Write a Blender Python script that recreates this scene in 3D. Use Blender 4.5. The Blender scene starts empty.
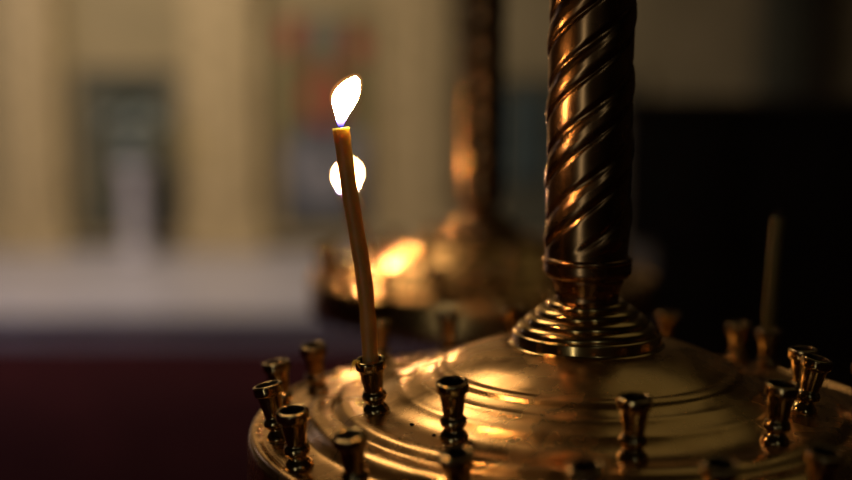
import bpy, bmesh, math, random
from mathutils import Vector, Matrix
R = math.radians
PI = math.pi
random.seed(4)
scn = bpy.context.scene
COL = scn.collection
EYE = 1.2                      # height of the camera above the carpet

# ------------------------------------------------------------------ camera
cd = bpy.data.cameras.new('camera'); cam = bpy.data.objects.new('camera', cd); COL.objects.link(cam)
cam.location = (0, 0, EYE); cam.rotation_euler = (R(90 - 7.5), 0, 0)
cd.sensor_width = 36; cd.lens = 50; cd.clip_start = .02
cd.dof.use_dof = True; cd.dof.focus_distance = .515; cd.dof.aperture_fstop = 2.4
cd.dof.aperture_blades = 0
scn.camera = cam
# ------------------------------------------------------------------ world, exposure
w = bpy.data.worlds.new('dim_church'); scn.world = w; w.use_nodes = True
w.node_tree.nodes['Background'].inputs[0].default_value = (.5, .4, .25, 1)
w.node_tree.nodes['Background'].inputs[1].default_value = .01
scn.view_settings.view_transform = 'Standard'; scn.view_settings.look = 'None'
scn.view_settings.exposure = 0; scn.view_settings.gamma = 1
scn.cycles.use_denoising = True
scn.cycles.sample_clamp_indirect = 6
scn.cycles.caustics_reflective = True
scn.cycles.max_bounces = 8

def area(name, loc, target, size, power, colr, size_y=None):
    l = bpy.data.lights.new(name, 'AREA'); l.energy = power; l.color = colr
    l.shape = 'RECTANGLE'; l.size = size; l.size_y = size_y or size
    o = bpy.data.objects.new(name, l); COL.objects.link(o); o.location = loc
    o.rotation_euler = (Vector(target) - Vector(loc)).to_track_quat('-Z', 'Y').to_euler()
    return o
area('sanctuary_lamp', (-1.7, 4.8, 3.5), (-1.7, 7.6, .9), 1.2, 37, (1, .82, .55)).data.spread = R(125)
area('apse_daylight', (-3.0, 4.3, 2.3), (-1.3, 6.2, .0), .8, 18, (.84, .78, 1))
area('chandelier', (-1.2, 2.9, 3.7), (0, .6, 1.05), .95, 17, (1, .74, .44))
area('overhead_fill', (1.3, 2.0, 4.1), (.1, .6, 1.05), 2.4, 1.7, (1, .88, .45))  # unseen fill light, added to lift the dark right front of the tray
area('nave_window', (.75, -3.2, 2.9), (.1, .5, 1.1), .12, 1.2, (.85, .95, .85), .9)
area('doorway_daylight', (-1.35, -2.2, .98), (.0, .5, 1.1), .14, 3.0, (.92, .97, .85), 1.8)

# ------------------------------------------------------------------ material helpers
def mat(name):
    m = bpy.data.materials.new(name); m.use_nodes = True
    nt = m.node_tree; return m, nt, nt.nodes['Principled BSDF']
def N(nt, t, **k):
    n = nt.nodes.new(t)
    for a, b in k.items():
        if a.startswith('_'): setattr(n, a[1:], b)
        else: n.inputs[a.replace('0', ' ')].default_value = b
    return n
def ramp(nt, stops, src):
    r = nt.nodes.new('ShaderNodeValToRGB'); e = r.color_ramp.elements
    while len(e) < len(stops): e.new(.5)
    for i, (p, c) in enumerate(stops):
        e[i].position = p; e[i].color = (*c, 1) if len(c) == 3 else c
    nt.links.new(src, r.inputs[0]); return r
def plain(name, c, rough=.6, metal=0, c2=None, scale=8, bump=0):
    m, nt, b = mat(name)
    b.inputs['Roughness'].default_value = rough; b.inputs['Metallic'].default_value = metal
    tc = N(nt, 'ShaderNodeTexCoord'); n = N(nt, 'ShaderNodeTexNoise', Scale=scale, Detail=4)
    nt.links.new(tc.outputs['Object'], n.inputs['Vector'])
    c2 = c2 or tuple(x * .75 for x in c)
    r = ramp(nt, [(.35, c2), (.65, c)], n.outputs[0]); nt.links.new(r.outputs[0], b.inputs['Base Color'])
    if bump:
        bp = N(nt, 'ShaderNodeBump', Strength=bump); nt.links.new(n.outputs[0], bp.inputs['Height']); nt.links.new(bp.outputs[0], b.inputs['Normal'])
    return m
def brass(name, c, c2, r0, r1, spin=False, wave=.25, dist=.0006):
    m, nt, b = mat(name); L = nt.links
    b.inputs['Metallic'].default_value = 1
    tc = N(nt, 'ShaderNodeTexCoord')
    n = N(nt, 'ShaderNodeTexNoise', Scale=22, Detail=3, Roughness=.5); L.new(tc.outputs['Object'], n.inputs['Vector'])
    cr = ramp(nt, [(.2, c2), (.8, c)], n.outputs[0]); L.new(cr.outputs[0], b.inputs['Base Color'])
    n2 = N(nt, 'ShaderNodeTexNoise', Scale=60, Detail=3); L.new(tc.outputs['Object'], n2.inputs['Vector'])
    rr = N(nt, 'ShaderNodeMapRange'); rr.inputs[1].default_value = .3; rr.inputs[2].default_value = .7
    rr.inputs[3].default_value = r0; rr.inputs[4].default_value = r1
    L.new(n2.outputs[0], rr.inputs[0]); L.new(rr.outputs[0], b.inputs['Roughness'])
    n3 = N(nt, 'ShaderNodeTexNoise', Scale=38, Detail=2); L.new(tc.outputs['Object'], n3.inputs['Vector'])
    bp = N(nt, 'ShaderNodeBump', Strength=wave, Distance=dist); L.new(n3.outputs[0], bp.inputs['Height'])
    last = bp
    if spin:   # fine scratches left by polishing
        mp = N(nt, 'ShaderNodeMapping'); mp.inputs['Rotation'].default_value = (0, 0, .6); mp.inputs['Scale'].default_value = (60, 900, 60)
        L.new(tc.outputs['Object'], mp.inputs[0])
        n4 = N(nt, 'ShaderNodeTexNoise', Scale=1, Detail=3, Distortion=.6); L.new(mp.outputs[0], n4.inputs['Vector'])
        b2 = N(nt, 'ShaderNodeBump', Strength=.10, Distance=.0001); L.new(n4.outputs[0], b2.inputs['Height']); L.new(bp.outputs[0], b2.inputs['Normal'])
        v = N(nt, 'ShaderNodeTexVoronoi', Scale=420); L.new(tc.outputs['Object'], v.inputs['Vector'])
        b3 = N(nt, 'ShaderNodeBump', Strength=.02, Distance=.0002); L.new(v.outputs[0], b3.inputs['Height']); L.new(b2.outputs[0], b3.inputs['Normal'])
        last = b3
    L.new(last.outputs[0], b.inputs['Normal'])
    return m

M_dome = brass('worn_brass', (.80, .485, .19), (.74, .425, .16), .20, .33, True, .3, .0008)
M_step = brass('stepped_brass', (.74, .48, .18), (.62, .38, .14), .14, .26, False, .3, .0006)
M_sock = brass('aged_socket_brass', (.66, .45, .20), (.50, .33, .15), .10, .20, False, .2, .0003)
M_col = brass('dark_bronze', (.42, .23, .10), (.31, .165, .075), .22, .30, False, .2, .0007)
M_inner = brass('darker_brass', (.10, .065, .035), (.05, .03, .02), .4, .6)  # much darker brass for socket bores and tray undersides

def wax(name, c, sss):
    m, nt, b = mat(name); L = nt.links
    tc = N(nt, 'ShaderNodeTexCoord'); n = N(nt, 'ShaderNodeTexNoise', Scale=120, Detail=3); L.new(tc.outputs['Object'], n.inputs['Vector'])
    r = ramp(nt, [(.3, tuple(x * .85 for x in c)), (.7, c)], n.outputs[0]); L.new(r.outputs[0], b.inputs['Base Color'])
    b.inputs['Roughness'].default_value = .45
    b.inputs['Subsurface Weight'].default_value = 1; b.inputs['Subsurface Radius'].default_value = sss
    b.inputs['Subsurface Scale'].default_value = 1
    bp = N(nt, 'ShaderNodeBump', Strength=.25, Distance=.0004); L.new(n.outputs[0], bp.inputs['Height']); L.new(bp.outputs[0], b.inputs['Normal'])
    return m
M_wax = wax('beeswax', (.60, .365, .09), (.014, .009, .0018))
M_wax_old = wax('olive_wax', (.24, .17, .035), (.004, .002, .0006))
M_wick = plain('charred_wick', (.03, .02, .015), .9)

def flame_mat(name, k, h):
    m, nt, b = mat(name); L = nt.links
    nt.nodes.remove(b); e = N(nt, 'ShaderNodeEmission')
    tc = N(nt, 'ShaderNodeTexCoord'); s = N(nt, 'ShaderNodeSeparateXYZ'); L.new(tc.outputs['Object'], s.inputs[0])
    mr = N(nt, 'ShaderNodeMapRange'); mr.inputs[1].default_value = 0; mr.inputs[2].default_value = h; L.new(s.outputs[2], mr.inputs[0])
    c = ramp(nt, [(0, (.12, .08, .9)), (.10, (.30, .20, .9)), (.2, (1, .66, .50)), (.35, (1, .56, .21)), (1, (1, .48, .14))], mr.outputs[0])
    p = ramp(nt, [(0, (.006,) * 3), (.1, (.06,) * 3), (.18, (.6,) * 3), (.3, (1,) * 3), (1, (.8,) * 3)], mr.outputs[0])
    mu = N(nt, 'ShaderNodeMath', _operation='MULTIPLY'); mu.inputs[1].default_value = k; L.new(p.outputs[0], mu.inputs[0])
    L.new(c.outputs[0], e.inputs[0]); L.new(mu.outputs[0], e.inputs[1])
    L.new(e.outputs[0], nt.nodes['Material Output'].inputs[0]); return m

def mantle_mat():
    m, nt, b = mat('flame_mantle_glow'); nt.nodes.remove(b)
    e = N(nt, 'ShaderNodeEmission'); e.inputs[0].default_value = (1, .36, .07, 1); e.inputs[1].default_value = 60
    nt.links.new(e.outputs[0], nt.nodes['Material Output'].inputs['Volume']); return m
# ------------------------------------------------------------------ object helpers
def link(name, bm, m, parent=None, loc=None, rot=None, smooth=True, bevel=0):
    me = bpy.data.meshes.new(name); bmesh.ops.recalc_face_normals(bm, faces=bm.faces); bm.to_mesh(me); bm.free()
    for k in (m if isinstance(m, (list, tuple)) else [m]): me.materials.append(k)
    if smooth: me.shade_smooth()
    o = bpy.data.objects.new(name, me); COL.objects.link(o)
    if parent: o.parent = parent
    if loc: o.location = loc
    if rot: o.rotation_euler = rot
    if bevel:
        b = o.modifiers.new('bevel', 'BEVEL'); b.width = bevel; b.segments = 2; b.limit_method = 'ANGLE'
    return o
def tag(o, label, cat, group=None):
    o['label'] = label; o['category'] = cat
    if group: o['group'] = group
    return o
def struct(o): o['kind'] = 'structure'; return o
def empty(name, loc, rz=0):
    o = bpy.data.objects.new(name, None); COL.objects.link(o); o.location = loc; o.rotation_euler = (0, 0, rz); o.empty_display_size = .02; return o
def box(bm, x0, x1, y0, y1, z0, z1, mi=0):
    v = [bm.verts.new(p) for p in ((x0,y0,z0),(x1,y0,z0),(x1,y1,z0),(x0,y1,z0),(x0,y0,z1),(x1,y0,z1),(x1,y1,z1),(x0,y1,z1))]
    for f in ((0,3,2,1),(4,5,6,7),(0,1,5,4),(1,2,6,5),(2,3,7,6),(3,0,4,7)):
        bm.faces.new([v[i] for i in f]).material_index = mi
def boxes(*bs):
    bm = bmesh.new()
    for b in bs: box(bm, *b)
    return bm
def catmull(pts, n):
    out = []
    for i in range(len(pts) - 1):
        p0 = Vector(pts[max(i-1, 0)]); p1 = Vector(pts[i]); p2 = Vector(pts[i+1]); p3 = Vector(pts[min(i+2, len(pts)-1)])
        for k in range(n):
            t = k / n
            out.append(.5 * ((2*p1) + (p2-p0)*t + (2*p0-5*p1+4*p2-p3)*t*t + (3*p1-p0-3*p2+p3)*t**3))
    out.append(Vector(pts[-1])); return out
def lathe(prof, seg=64, sub=0, facet=None, mats=None):
    """prof: list of (r, z); closes on the axis where r is 0"""
    if sub: prof = [(max(p.x, 0), p.y) for p in catmull([(a, b, 0) for a, b in prof], sub)]
    bm = bmesh.new(); rows = []
    for j, (r, z) in enumerate(prof):
        if r < 1e-6: rows.append([bm.verts.new((0, 0, z))]); continue
        row = []
        for i in range(seg):
            a = 2 * PI * i / seg
            rr = r * (facet(a, j) if facet else 1)
            row.append(bm.verts.new((rr * math.cos(a), rr * math.sin(a), z)))
        rows.append(row)
    for j in range(len(rows) - 1):
        a, b = rows[j], rows[j+1]
        for i in range(seg):
            k = (i + 1) % seg
            if len(a) == 1 and len(b) == 1: continue
            if len(a) == 1: f = bm.faces.new((a[0], b[i], b[k]))
            elif len(b) == 1: f = bm.faces.new((a[i], b[0], a[k]))
            else: f = bm.faces.new((a[i], b[i], b[k], a[k]))
            if mats: f.material_index = mats(j)
    return bm
def tube(path, rad, seg=20, cap=True):
    bm = bmesh.new(); rows = []; pts = [Vector(p) for p in path]
    for i, p in enumerate(pts):
        t = (pts[min(i+1, len(pts)-1)] - pts[max(i-1, 0)]).normalized()
        u = t.cross(Vector((0, 1, 0))).normalized(); v = t.cross(u).normalized()
        r = rad[i] if isinstance(rad, (list, tuple)) else rad
        rows.append([bm.verts.new(p + r * (math.cos(2*PI*k/seg) * u + math.sin(2*PI*k/seg) * v)) for k in range(seg)])
    for a, b in zip(rows, rows[1:]):
        for k in range(seg): bm.faces.new((a[k], a[(k+1) % seg], b[(k+1) % seg], b[k]))
    if cap: bm.faces.new(rows[0][::-1]); bm.faces.new(rows[-1])
    return bm

# ------------------------------------------------------------------ the church: floor, platform, walls
def carpet():
    m, nt, b = mat('red_carpet'); L = nt.links
    tc = N(nt, 'ShaderNodeTexCoord'); v = N(nt, 'ShaderNodeTexVoronoi', Scale=3.2); L.new(tc.outputs['Object'], v.inputs['Vector'])
    r = ramp(nt, [(.1, (.060, .010, .013)), (.5, (.038, .006, .009))], v.outputs[0]); L.new(r.outputs[0], b.inputs['Base Color']); b.inputs['Roughness'].default_value = .95; b.inputs['Specular IOR Level'].default_value = .1
    return m
M_marble = plain('pale_marble', (.64, .60, .66), .4, 0, (.54, .50, .55), 2.2)
M_wall = plain('ochre_wall', (.40, .31, .17), .7, 0, (.33, .26, .14), 3)
M_pil = plain('carved_gilded_wood', (.62, .47, .25), .5, 0, (.42, .31, .16), 9, .4)
M_dark = plain('dark_stained_wood', (.030, .016, .010), .45, 0, (.018, .010, .007), 14)
M_recess = plain('dim_green_panel', (.115, .105, .062), .6, 0, (.07, .07, .05), 4)
M_plaster = plain('shadow_dark_plaster', (.10, .08, .05), .8, 0, (.08, .065, .04), 2)  # church shadow put into the colour: walls and ceiling darkened
PZ = .15                                  # top of the marble platform
struct(link('floor', boxes((-5.5, 5.5, -4.2, 5.4, -.1, 0)), carpet(), smooth=False))
pl = struct(link('trim_1', boxes((-5.5, 5.5, 5.4, 7.9, -.1, PZ), (-5.5, 5.5, 5.37, 5.4, PZ - .035, PZ)), M_marble, smooth=False, bevel=.01)); pl['label'] = 'pale marble platform with a step up from the red carpet'
WY = 7.6
struct(link('wall_back', boxes((-5.5, 5.5, WY, WY + .3, -.1, 4.4)), M_wall, smooth=False))
struct(link('wall_left', boxes((-5.8, -5.5, -4.5, 7.9, -.1, 4.4)), M_plaster, smooth=False))
struct(link('wall_right', boxes((5.5, 5.8, -4.5, 7.9, -.1, 4.4)), M_plaster, smooth=False))
struct(link('wall_front', boxes((-5.8, 5.8, -4.5, -4.2, -.1, 4.4)), M_plaster, smooth=False))
struct(link('ceiling', boxes((-5.8, 5.8, -4.5, 7.9, 4.4, 4.6)), M_plaster, smooth=False))

def px(x, Y=WY, h=0):      # across position on the far wall that a column of the photo shows
    return (x - 426) / 1183 * (Y * math.cos(R(7.5)))
def zz(y, Y=WY):
    return EYE - Y * math.tan(R(7.5) + math.atan((y - 240) / 1183))

def pilaster(x0, x1, label, m=None):
    a, b = px(x0), px(x1); hw = (b - a) / 2; t = link('pilaster', boxes((-hw, hw, -.09, .07, 0, 3.2)), m or M_pil, SCREEN, ((a + b) / 2 - SCREEN.location.x, -.10, 0), smooth=False, bevel=.012)
    link('carved_strip', boxes((-hw * .6, hw * .6, -.115, -.09, .28, 3.0)), m or M_pil, t, smooth=False, bevel=.012)
    link('plinth', boxes((-hw - .04, hw + .04, -.14, -.09, 0, .22), (-hw - .02, hw + .02, -.12, -.09, .22, .27)), m or M_pil, t, smooth=False, bevel=.012)
    link('capital', boxes((-hw - .03, hw + .03, -.13, .07, 3.2, 3.3), (-hw - .07, hw + .07, -.17, .07, 3.3, 3.4)), m or M_pil, t, smooth=False, bevel=.012)
    return t
SCREEN = empty('altar_screen', (px(300), WY - .02, PZ))
tag(SCREEN, 'blurred ochre altar screen of pilasters and dim panels along the back wall', 'altar screen')
link('cornice', boxes((-3.4, 3.9, -.20, 0, 3.41, 3.62), (-3.5, 4.0, -.28, 0, 3.62, 3.7)), M_pil, SCREEN, smooth=False, bevel=.02)
pilaster(10, 66, 'blurred ochre pilaster at the far left of the altar screen')
pilaster(192, 262, 'blurred ochre pilaster left of the icon behind the burning candle')
pilaster(386, 452, 'blurred ochre pilaster between the burning candle and the distant pole')

def panel(x0, x1, y0, y1, label, m=None):
    a, b = px(x0), px(x1); z0, z1 = zz(y1), zz(y0); hw = (b - a) / 2; H = z1 - z0
    t = link('screen_panel', boxes((-hw, hw, -.03, 0, 0, H)), m or M_recess, SCREEN, ((a + b) / 2 - SCREEN.location.x, 0, z0 - PZ), smooth=False)
    link('moulding', boxes((-hw, -hw + .05, -.06, -.03, 0, H), (hw - .05, hw, -.06, -.03, 0, H), (-hw + .05, hw - .05, -.06, -.03, 0, .05), (-hw + .05, hw - .05, -.06, -.03, H - .05, H)), M_wall, t, smooth=False, bevel=.008)
    return t
panel(70, 188, 62, 240, 'dim green-brown panel of the altar screen behind the vase pedestal')
panel(266, 384, 30, 246, 'dim green-brown panel of the altar screen that carries the icon')
panel(490, 640, 70, 246, 'dim green-brown panel of the altar screen right of the distant pole')
pilaster(752, 800, 'dark pilaster of the altar screen at the far right', M_recess)

# icon of a robed figure, painted flat inside a frame
def icon():
    a, b = px(276), px(376); z0, z1 = zz(236), zz(10); t = empty('icon', ((a + b) / 2, WY - .084, z0)); hw = (b - a) / 2; H = z1 - z0
    link('icon_frame', boxes((-hw, -hw + .04, -.05, 0, 0, H), (hw - .04, hw, -.05, 0, 0, H), (-hw + .04, hw - .04, -.05, 0, 0, .04), (-hw + .04, hw - .04, -.05, 0, H - .04, H)), M_pil, t, smooth=False, bevel=.006)
    mats = [plain('icon_olive', (.17, .15, .05), .6), plain('icon_blue_grey', (.075, .08, .10), .6), plain('icon_pale_robe', (.27, .26, .29), .6), plain('icon_red', (.42, .06, .03), .6), plain('icon_ochre', (.36, .22, .09), .6), plain('icon_grey', (.23, .21, .18), .6)]
    bm = bmesh.new(); box(bm, -hw + .04, hw - .04, -.02, 0, .04, H - .04, 0)
    def shape(pts, y, mi):
        ps = [(x * hw, z * H) for x, z in pts]
        f = [bm.verts.new((x, y, z)) for x, z in ps]; g = [bm.verts.new((x, -.02, z)) for x, z in ps]
        bm.faces.new(f).material_index = mi
        for i in range(len(f)): bm.faces.new((f[i], g[i], g[(i+1) % len(f)], f[(i+1) % len(f)])).material_index = mi
    ell = lambda cx, cz, rx, rz: [(cx + rx * math.cos(k*PI/10), cz + rz * math.sin(k*PI/10)) for k in range(20)]
    shape([(-.86, .06), (.86, .06), (.8, .44), (.3, .52), (-.3, .52), (-.8, .44)], -.023, 1)
    shape([(-.75, .36), (-.5, .18), (0, .14), (.5, .2), (.8, .42), (.45, .50), (.1, .30), (-.3, .48)], -.026, 2)
    shape(ell(0, .62, .42, .13), -.029, 3)
    shape(ell(.05, .62, .2, .075), -.032, 4)
    shape([(-.25, .80), (.2, .80), (.25, .955), (-.2, .955)], -.026, 5)
    shape(ell(-.62, .88, .2, .08), -.026, 3); shape(ell(.62, .84, .22, .07), -.026, 3)
    link('painting', bm, mats, t, smooth=False)
    return tag(t, 'blurred icon painting with red, blue-grey and pale robes behind the burning candle', 'icon')
icon()
m5 = tag(link('wall_picture', boxes((px(505), px(545), WY - .115, WY - .084, zz(180), zz(90))), plain('picture_teal', (.07, .10, .10), .6), smooth=False, bevel=.01), 'small dim teal picture on the altar screen right of the distant pole', 'picture')

# pedestal with flowers in front of the left panel
def pedestal():
    x = px(131, 7.05); t = empty('flower_pedestal', (x, 7.05, PZ))
    zt = zz(165, 7.05) - PZ
    link('pedestal_column', lathe([(0, 0), (.11, 0), (.11, .04), (.07, .07), (.055, .12), (.06, zt * .5), (.055, zt - .1), (.075, zt - .05), (.10, zt - .03), (.10, zt), (0, zt)], 32), M_marble, t)
    tag(t, 'slim pale pedestal standing in front of the left screen panel', 'pedestal')
    v = empty('flower_bouquet', (x, 7.05, PZ + zt))
    link('vase', lathe([(0, 0), (.05, 0), (.08, .05), (.07, .11), (.045, .15), (.055, .17), (.04, .165), (0, .10)], 28), plain('vase_glaze', (.20, .26, .27), .3), v)
    bm = bmesh.new(); rnd = random.Random(2)
    for i in range(170):
        a = rnd.uniform(0, 2*PI); e = rnd.uniform(-.2, 1.4); r = rnd.uniform(.06, .2)
        c = Vector((r * math.cos(a) * math.cos(e) * 1.1, r * math.sin(a) * math.cos(e) * .8, .24 + r * math.sin(e)))
        u = Vector((rnd.gauss(0, 1), rnd.gauss(0, 1), rnd.gauss(0, 1))).normalized(); q = u.cross(Vector((.3, .5, .8))).normalized(); n = u.cross(q)
        l = .06; ps = [c - u*l, c + q*.018 + n*.004, c + u*l, c - q*.018 + n*.004]
        vs = [bm.verts.new(p) for p in ps]; bm.faces.new(vs)
    link('foliage', bm, plain('teal_leaves', (.035, .075, .07), .6), v, smooth=False)
    for i in range(9):
        a = i * 2.4; r = .04 + .014 * i; c = (r * math.cos(a) * 1.2, -.06 - .07 * abs(math.cos(a)), .27 + .12 * math.sin(a * 1.3))
        link('blossom', lathe([(0, -.02), (.02, -.012), (.034, .01), (.03, .02), (.018, .012), (0, .006)], 12), plain('white_blossom', (.42, .46, .42), .6), v, c, (R(70), 0, a))
    tag(v, 'blurred bouquet of teal leaves and whitish flowers on the slim pedestal', 'flowers')
pedestal()

# dark wooden choir desk on the right
def choir_desk():
    Y = 2.5; x0 = px(626, Y); t = empty('choir_desk', (x0, Y, 0)); zt = zz(99, Y); zm = zz(246, Y)
    link('desk_case', boxes((0, 1.25, 0, .55, zm, zt - .03)), M_dark, t, smooth=False, bevel=.008)
    link('desk_top', boxes((-.015, 1.27, -.02, .57, zt - .03, zt)), M_dark, t, smooth=False, bevel=.006)
    link('desk_base', boxes((.07, 1.18, .04, .51, .08, zm)), M_dark, t, smooth=False, bevel=.008)
    link('desk_foot', boxes((.05, 1.20, .02, .53, 0, .08)), M_dark, t, smooth=False, bevel=.008)
    for k in range(2): link('desk_panel', boxes((.08 + .58*k, .58 + .58*k, -.012, 0, zm + .08, zt - .12)), M_dark, t, smooth=False, bevel=.005)
    tag(t, 'tall dark wooden desk standing in shadow behind the unlit candle', 'desk')
choir_desk()

# ------------------------------------------------------------------ candle stands
# height (below the eye) of the brass tray surface against radius
TRAY = [(.034, .1212), (.040, .1219), (.048, .1237), (.056, .1262), (.063, .1291), (.0662, .1307), (.0686, .1312), (.0706, .1321), (.0724, .1337), (.0745, .1347), (.0772, .1357), (.0800, .1364), (.0824, .1378),
        (.0858, .1394), (.0888, .1405), (.0916, .1424), (.095, .1442), (.099, .1455), (.105, .1462), (.1115, .1460), (.1140, .1463), (.1162, .1470), (.1183, .1485), (.1202, .1498),
        (.1225, .1500), (.1260, .1502), (.1292, .1512), (.1318, .1532), (.1340, .1556), (.1370, .1572), (.146, .1580), (.1510, .1583), (.1530, .1592),
        (.1548, .1582), (.1570, .1582), (.1590, .1602), (.1600, .165), (.1602, .172), (.1595, .188), (.1575, .190), (.155, .184), (.153, .172)]
def tray_h(r):
    for (a, b), (c, d) in zip(TRAY, TRAY[1:]):
        if a <= r <= c: return b + (d - b) * (r - a) / (c - a)
    return .156

def m_tray():
    p = [(r, -h) for r, h in TRAY]
    return lathe(p, 256, 3)
def m_spindle():
    pts = [(.0120, .0995), (.0130, .0997), (.0140, .1000), (.0148, .1003)]
    p = [(q.x, q.y) for q in catmull([(a, b, 0) for a, b in pts], 4)]
    z = .1003; r = .0152
    for r1, z1, g in ((.0192, .1030, .0004), (.0243, .1068, .0004), (.0292, .1108, .0005), (.0332, .1148, .0006)):
        for k in range(1, 10):
            t = k / 9 * PI / 2; p.append((r + (r1 - r) * math.sin(t), z + (z1 - z) * (1 - math.cos(t))))
        p.append((r1 - .0001, z1 + g * .5)); r = r1 - .0006; z = z1 + g; p.append((r, z))
    p += [(.0346, .1156), (.0350, .1159), (.0351, .1163), (.0351, .1200), (.0352, .1206), (.0360, .1212), (.0370, .1216), (.0368, .1235), (.030, .1235)]
    return lathe([(r, -h) for r, h in p], 128)
def m_collar():
    pts = [(.0150, .0790), (.0196, .0800), (.0207, .0808), (.0210, .0818), (.0206, .0826), (.0206, .0860), (.0202, .0880), (.0190, .0894), (.0174, .0898), (.0172, .0905), (.0170, .0915), (.0160, .0937), (.0151, .0962), (.0147, .0985), (.0149, .1003), (.0140, .1010)]
    return lathe([(r, -h) for r, h in pts], 96, 3)
def m_column(z0=-.0812, z1=.30, lead=.092, starts=3, seg=144, dz=.0006, ph=0.0):
    knots = [(0, .0187), (.025, .0197), (.06, .0204), (.15, .0208), (.27, .0206), (.37, .0199), (.44, .0190), (.48, .0188), (.53, .0196), (.57, .0199), (.93, .01995), (.97, .0196), (1, .0187)]
    def prof(u):
        for (a, b), (c, d) in zip(knots, knots[1:]):
            if u <= c:
                t = (u - a) / (c - a); t = t * t * (3 - 2 * t); return b + (d - b) * t
        return .0184
    bm = bmesh.new(); rows = []; n = int((z1 - z0) / dz)
    for j in range(n + 1):
        z = z0 + (z1 - z0) * j / n; row = []
        k = min(1, max(0, (z - z0 - .004) / .006))
        for i in range(seg):
            a = 2 * PI * i / seg
            u = ((z / lead - a / (2 * PI)) * starts + ph) % 1
            r = .0194 + (prof(u) - .0198) * k
            row.append(bm.verts.new((r * math.cos(a), r * math.sin(a), z)))
        rows.append(row)
    for a, b in zip(rows, rows[1:]):
        for i in range(seg): bm.faces.new((a[i], a[(i+1) % seg], b[(i+1) % seg], b[i]))
    bm.faces.new(rows[0][::-1]); bm.faces.new(rows[-1]); return bm
def m_socket():
    out = [(.0, .0), (.0058, .0), (.0060, .0012), (.0055, .0024), (.0044, .0036), (.0038, .0045), (.0042, .0051), (.0052, .0059), (.00565, .0073), (.0053, .0087), (.0044, .0096), (.0042, .0102), (.0045, .0118),
           (.0049, .0145), (.0055, .0185), (.0057, .0194), (.0059, .0196), (.0066, .0199), (.0068, .0206), (.0068, .0230), (.0067, .0236), (.0063, .0240), (.0055, .02405), (.0051, .0237), (.0049, .0222), (.0048, .017), (.0044, .013), (0, .0125)]
    def fac(a, j): return 1 + (.018 * math.cos(8 * a) if 17 * 2 <= j <= 22 * 2 else 0)
    out = [(r, z * 1.07) for r, z in out]
    return lathe(out, 48, 2, fac, lambda j: 1 if j >= 45 else 0)

SOCKETS = [  # radius, azimuth, outward tilt, sideways tilt
 (0.103, -163, 8, 8), (0.098, -131, 8, 4), (0.1, -87, 4, 0), (0.103, -49, 6, 0), (0.099, -19, 12, 0), (0.099, -10, 0, 0),
 (0.1475, -134, 10, 0), (0.1475, -151, 8, 4), (0.1455, -167, 12, -4), (0.1455, 176, 8, 0), (0.1405, 160, 2, 8), (0.1425, 135, 10, -4),
 (0.1485, 115, 10, -4), (0.132, 101, -6, 4), (0.1465, 64, 2, -4), (0.136, 44, 0, 2), (0.1365, 36, -2, 0), (0.1365, 0, -4, 8),
 (0.1445, -62, 10, 0), (0.1435, -79, 10, 0), (0.1445, -97, 10, -4), (0.1435, -116, 10, 0)]
SM = None
def stand(name, x, y, drop, rz, label, dome_label=None, ph=0.0, sockets=SOCKETS):
    """drop: how far the tray lies below the first stand's"""
    global SM
    t = empty(name, (x, y, 0), rz); Z = EYE - drop
    if SM is None:
        SM = {}
        for k, f, m in (('tray', m_tray, M_dome), ('stepped_base', m_spindle, M_step), ('collar', m_collar, M_col)):
            o = link(k, f(), m, t, (0, 0, Z)); SM[k] = o.data
    else:
        for k in ('tray', 'stepped_base', 'collar'):
            o = bpy.data.objects.new(k, SM[k]); COL.objects.link(o); o.parent = t; o.location = (0, 0, Z)
            if k == 'stepped_base': o.material_slots[0].link = 'OBJECT'; o.material_slots[0].material = M_col
    link('twisted_column', m_column(ph=ph), M_col, t, (-.0002, 0, Z), (0, R(.3), 0))
    link('finial', lathe([(.0205, .298), (.022, .302), (.022, .306), (.012, .312), (.018, .322), (.022, .334), (.018, .348), (.008, .360), (0, .366)], 48, 2), M_col, t, (0, 0, Z))
    zb = Z - .165
    link('stem', lathe([(0, zb), (.05, zb), (.05, zb - .008), (.022, zb - .03), (.019, zb - .05), (.019, zb*.55), (.03, zb*.53), (.034, zb*.5), (.03, zb*.47), (.019, zb*.45), (.019, .12), (.03, .10), (.0, .10)], 48), M_col, t)
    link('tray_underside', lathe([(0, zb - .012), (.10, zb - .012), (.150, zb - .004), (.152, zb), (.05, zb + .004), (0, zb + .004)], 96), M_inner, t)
    link('foot', lathe([(0, .10), (.035, .10), (.05, .08), (.10, .05), (.15, .035), (.165, .02), (.165, 0), (0, 0)], 64), M_dome, t)
    for r, az, tr, ts in sockets:
        a = R(az); u = Vector((math.cos(a), math.sin(a), 0)); v = Vector((-u.y, u.x, 0))
        n = (Vector((0, 0, 1)) + u * math.tan(R(tr)) + v * math.tan(R(ts))).normalized()
        if 'socket' not in SM:
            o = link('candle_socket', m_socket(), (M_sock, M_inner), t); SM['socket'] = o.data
        else:
            o = bpy.data.objects.new('candle_socket', SM['socket']); COL.objects.link(o); o.parent = t
        o.location = (r * u.x, r * u.y, Z - tray_h(r) - .0006)
        o.rotation_euler = n.to_track_quat('Z', 'Y').to_euler()
    return tag(t, label, 'candle stand', None)
AX = Vector((.076, .55, 0))
stand('candle_stand', AX.x, AX.y, 0, 0, 'large sharp brass candle stand with a dark twisted column in the right foreground', ph=.05)
SX, SY, DROP, SRZ = .052, 1.085, .015, R(9)
stand('candle_stand', SX, SY, DROP, SRZ, 'blurred brass candle stand with a lit candle behind the burning candle', ph=.3)

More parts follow.
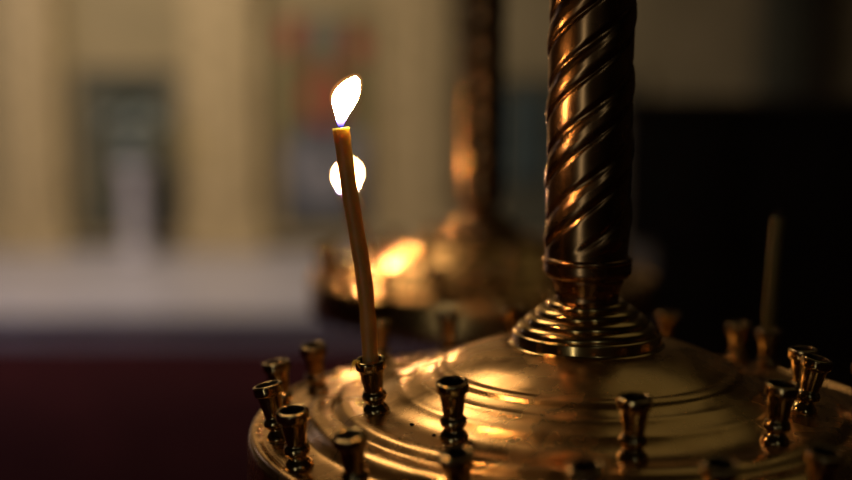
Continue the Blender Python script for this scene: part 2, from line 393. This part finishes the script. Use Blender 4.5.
FAR_I = 11
def socket_frame(sx, sy, drop, rz, i, up):
    r, az, tr, ts = SOCKETS[i]; a = R(az) + rz; u = Vector((math.cos(a), math.sin(a), 0)); v = Vector((-u.y, u.x, 0))
    n = (Vector((0, 0, 1)) + u * math.tan(R(tr)) + v * math.tan(R(ts))).normalized()
    return Vector((sx, sy, EYE - drop - tray_h(r))) + r * u + n * up, n

# ------------------------------------------------------------------ candles
def teardrop(pts, seg=24):
    """pts: (x, z, half width); a flame lathed round a bent spine"""
    cr = catmull([(x, w_, z) for x, z, w_ in pts], 4); bm = bmesh.new(); rows = []
    for p in cr:
        wd = max(p.y, .0002)
        rows.append([bm.verts.new((p.x + wd * math.cos(2*PI*k/seg), wd * .8 * math.sin(2*PI*k/seg), p.z)) for k in range(seg)])
    for a, b in zip(rows, rows[1:]):
        for k in range(seg): bm.faces.new((a[k], a[(k+1) % seg], b[(k+1) % seg], b[k]))
    bm.faces.new(rows[0][::-1]); bm.faces.new(rows[-1]); return bm
def candle(name, base, pts, rad, label, lit=None, flame_pts=None, power=0, wm=None):
    """pts: centre line relative to base"""
    t = empty(name, base)
    path = catmull(pts, 8); n = len(path)
    rnd = random.Random(len(label))
    rr = [rad * (1 + .03 * math.sin(i * 1.7) + .02 * rnd.uniform(-1, 1)) for i in range(n)]
    rr[-1] = rad * 1.04
    # slightly hollow melted top
    d = (path[-1] - path[-2]).normalized()
    path2 = path + [path[-1] + d * .0007, path[-1] + d * .0008, path[-1] - d * .0004]; rr2 = rr + [rad * .98, rad * .8, rad * .35]
    link('wax_body', tube(path2, rr2, 28), wm or M_wax, t)
    top = path[-1]
    wk = [top - d * .001, top + d * .002, top + d * .0038 + Vector((.0004, 0, 0)), top + d * .0055 + Vector((.0011, 0, 0))]
    link('wick', tube(catmull(wk, 3), [.00075] * 9 + [.0005], 10), M_wick, t)
    if flame_pts:
        h = max(p[1] for p in flame_pts)
        fl = link('flame', teardrop(flame_pts), flame_mat('flame_glow', power, h), t, tuple(top + d * .0012))
        link('flame_mantle', teardrop([(x, .0018 + z * .965, w_ * 1.04 + .0009) for x, z, w_ in flame_pts]), mantle_mat(), fl)
    tag(t, label, 'candle'); return t
def solve(pxx, pyy, depth_y):
    u = (pxx - 426) / 1183; v = (pyy - 240) / 1183; th = R(7.5)
    k = depth_y / (math.cos(th) - v * math.sin(th))
    return Vector((u * k, depth_y, EYE + k * (-math.sin(th) - v * math.cos(th))))
b, n = socket_frame(AX.x, AX.y, 0, 0, 0, .0128)
top = Vector((-.0367, b.y - .004, EYE - .0193))
pts = [Vector((0, 0, 0)), n * .012]
mid1 = Vector((-.0270, b.y - .001, EYE - .0885)) - b; mid2 = Vector((-.0332, b.y - .003, EYE - .0472)) - b
pts = [Vector((0, 0, 0)), n * .010, mid1, mid2, top - b]
FL = [(0, 0, .0010), (0, .0021, .0018), (.0005, .0048, .0028), (.0011, .0079, .0043), (.0017, .0107, .0054), (.0025, .0138, .0057), (.0036, .0167, .0050), (.0050, .0193, .0035), (.0060, .0208, .0017), (.0064, .0216, .0003)]
candle('candle', b, pts, .0036, 'burning slim brown beeswax candle leaning left in the front stand', True, FL, 135)
# the drip of wax that hangs from the lip of its socket
bb, nn = socket_frame(AX.x, AX.y, 0, 0, 0, .0240)
tag(link('wax_drip', tube(catmull([bb + Vector((-.0046, -.003, .0006)), bb + Vector((-.0066, -.003, .0008)), bb + Vector((-.0078, -.0032, -.0012)), bb + Vector((-.0088, -.0034, -.0038))], 4), [.0006] * 4 + [.0007] * 4 + [.0005] * 5, 10), M_wax), 'small thread of wax hanging from the lip of the burning candle\'s socket', 'wax')
# unlit candle on the right
b3, n3 = socket_frame(AX.x, AX.y, 0, 0, 16, .0128)
t3 = solve(777.5, 219, b3.y + .002)
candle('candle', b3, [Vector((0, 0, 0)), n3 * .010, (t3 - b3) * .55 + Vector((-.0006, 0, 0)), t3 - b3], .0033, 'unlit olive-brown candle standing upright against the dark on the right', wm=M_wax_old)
# second burning candle, on the far stand
b2, n2 = socket_frame(SX, SY, DROP, SRZ, FAR_I, .0128)
t2 = solve(347, 187, b2.y - .004)
b2t = t2 - b2
candle('candle', b2, [Vector((0, 0, 0)), n2 * .010, b2t * .6, b2t], .0038, 'blurred burning candle on the far stand, seen just behind the front candle', True, [(x * .5, z * .85, w_ * .95) for x, z, w_ in FL], 520)

# crumbs of burnt wick on the tray
def crumb(r, az, s, label):
    a = R(az); bm = bmesh.new(); bmesh.ops.create_icosphere(bm, subdivisions=2, radius=s); rnd = random.Random(int(az))
    for v in bm.verts: v.co *= rnd.uniform(.7, 1.2); v.co.z *= .7
    tag(link('wick_crumb', bm, M_wick, None, (AX.x + r * math.cos(a), AX.y + r * math.sin(a), EYE - tray_h(r) + s * .3)), label, 'crumb', 'crumbs of burnt wick on the tray')
crumb(.099, -146, .0010, 'dark crumb on the brass tray just right of the burning candle\'s socket')
crumb(.101, -136, .0009, 'dark crumb on the brass tray between two front sockets')
crumb(.131, -145, .0011, 'dark crumb on the outer step of the tray beside the left front sockets')
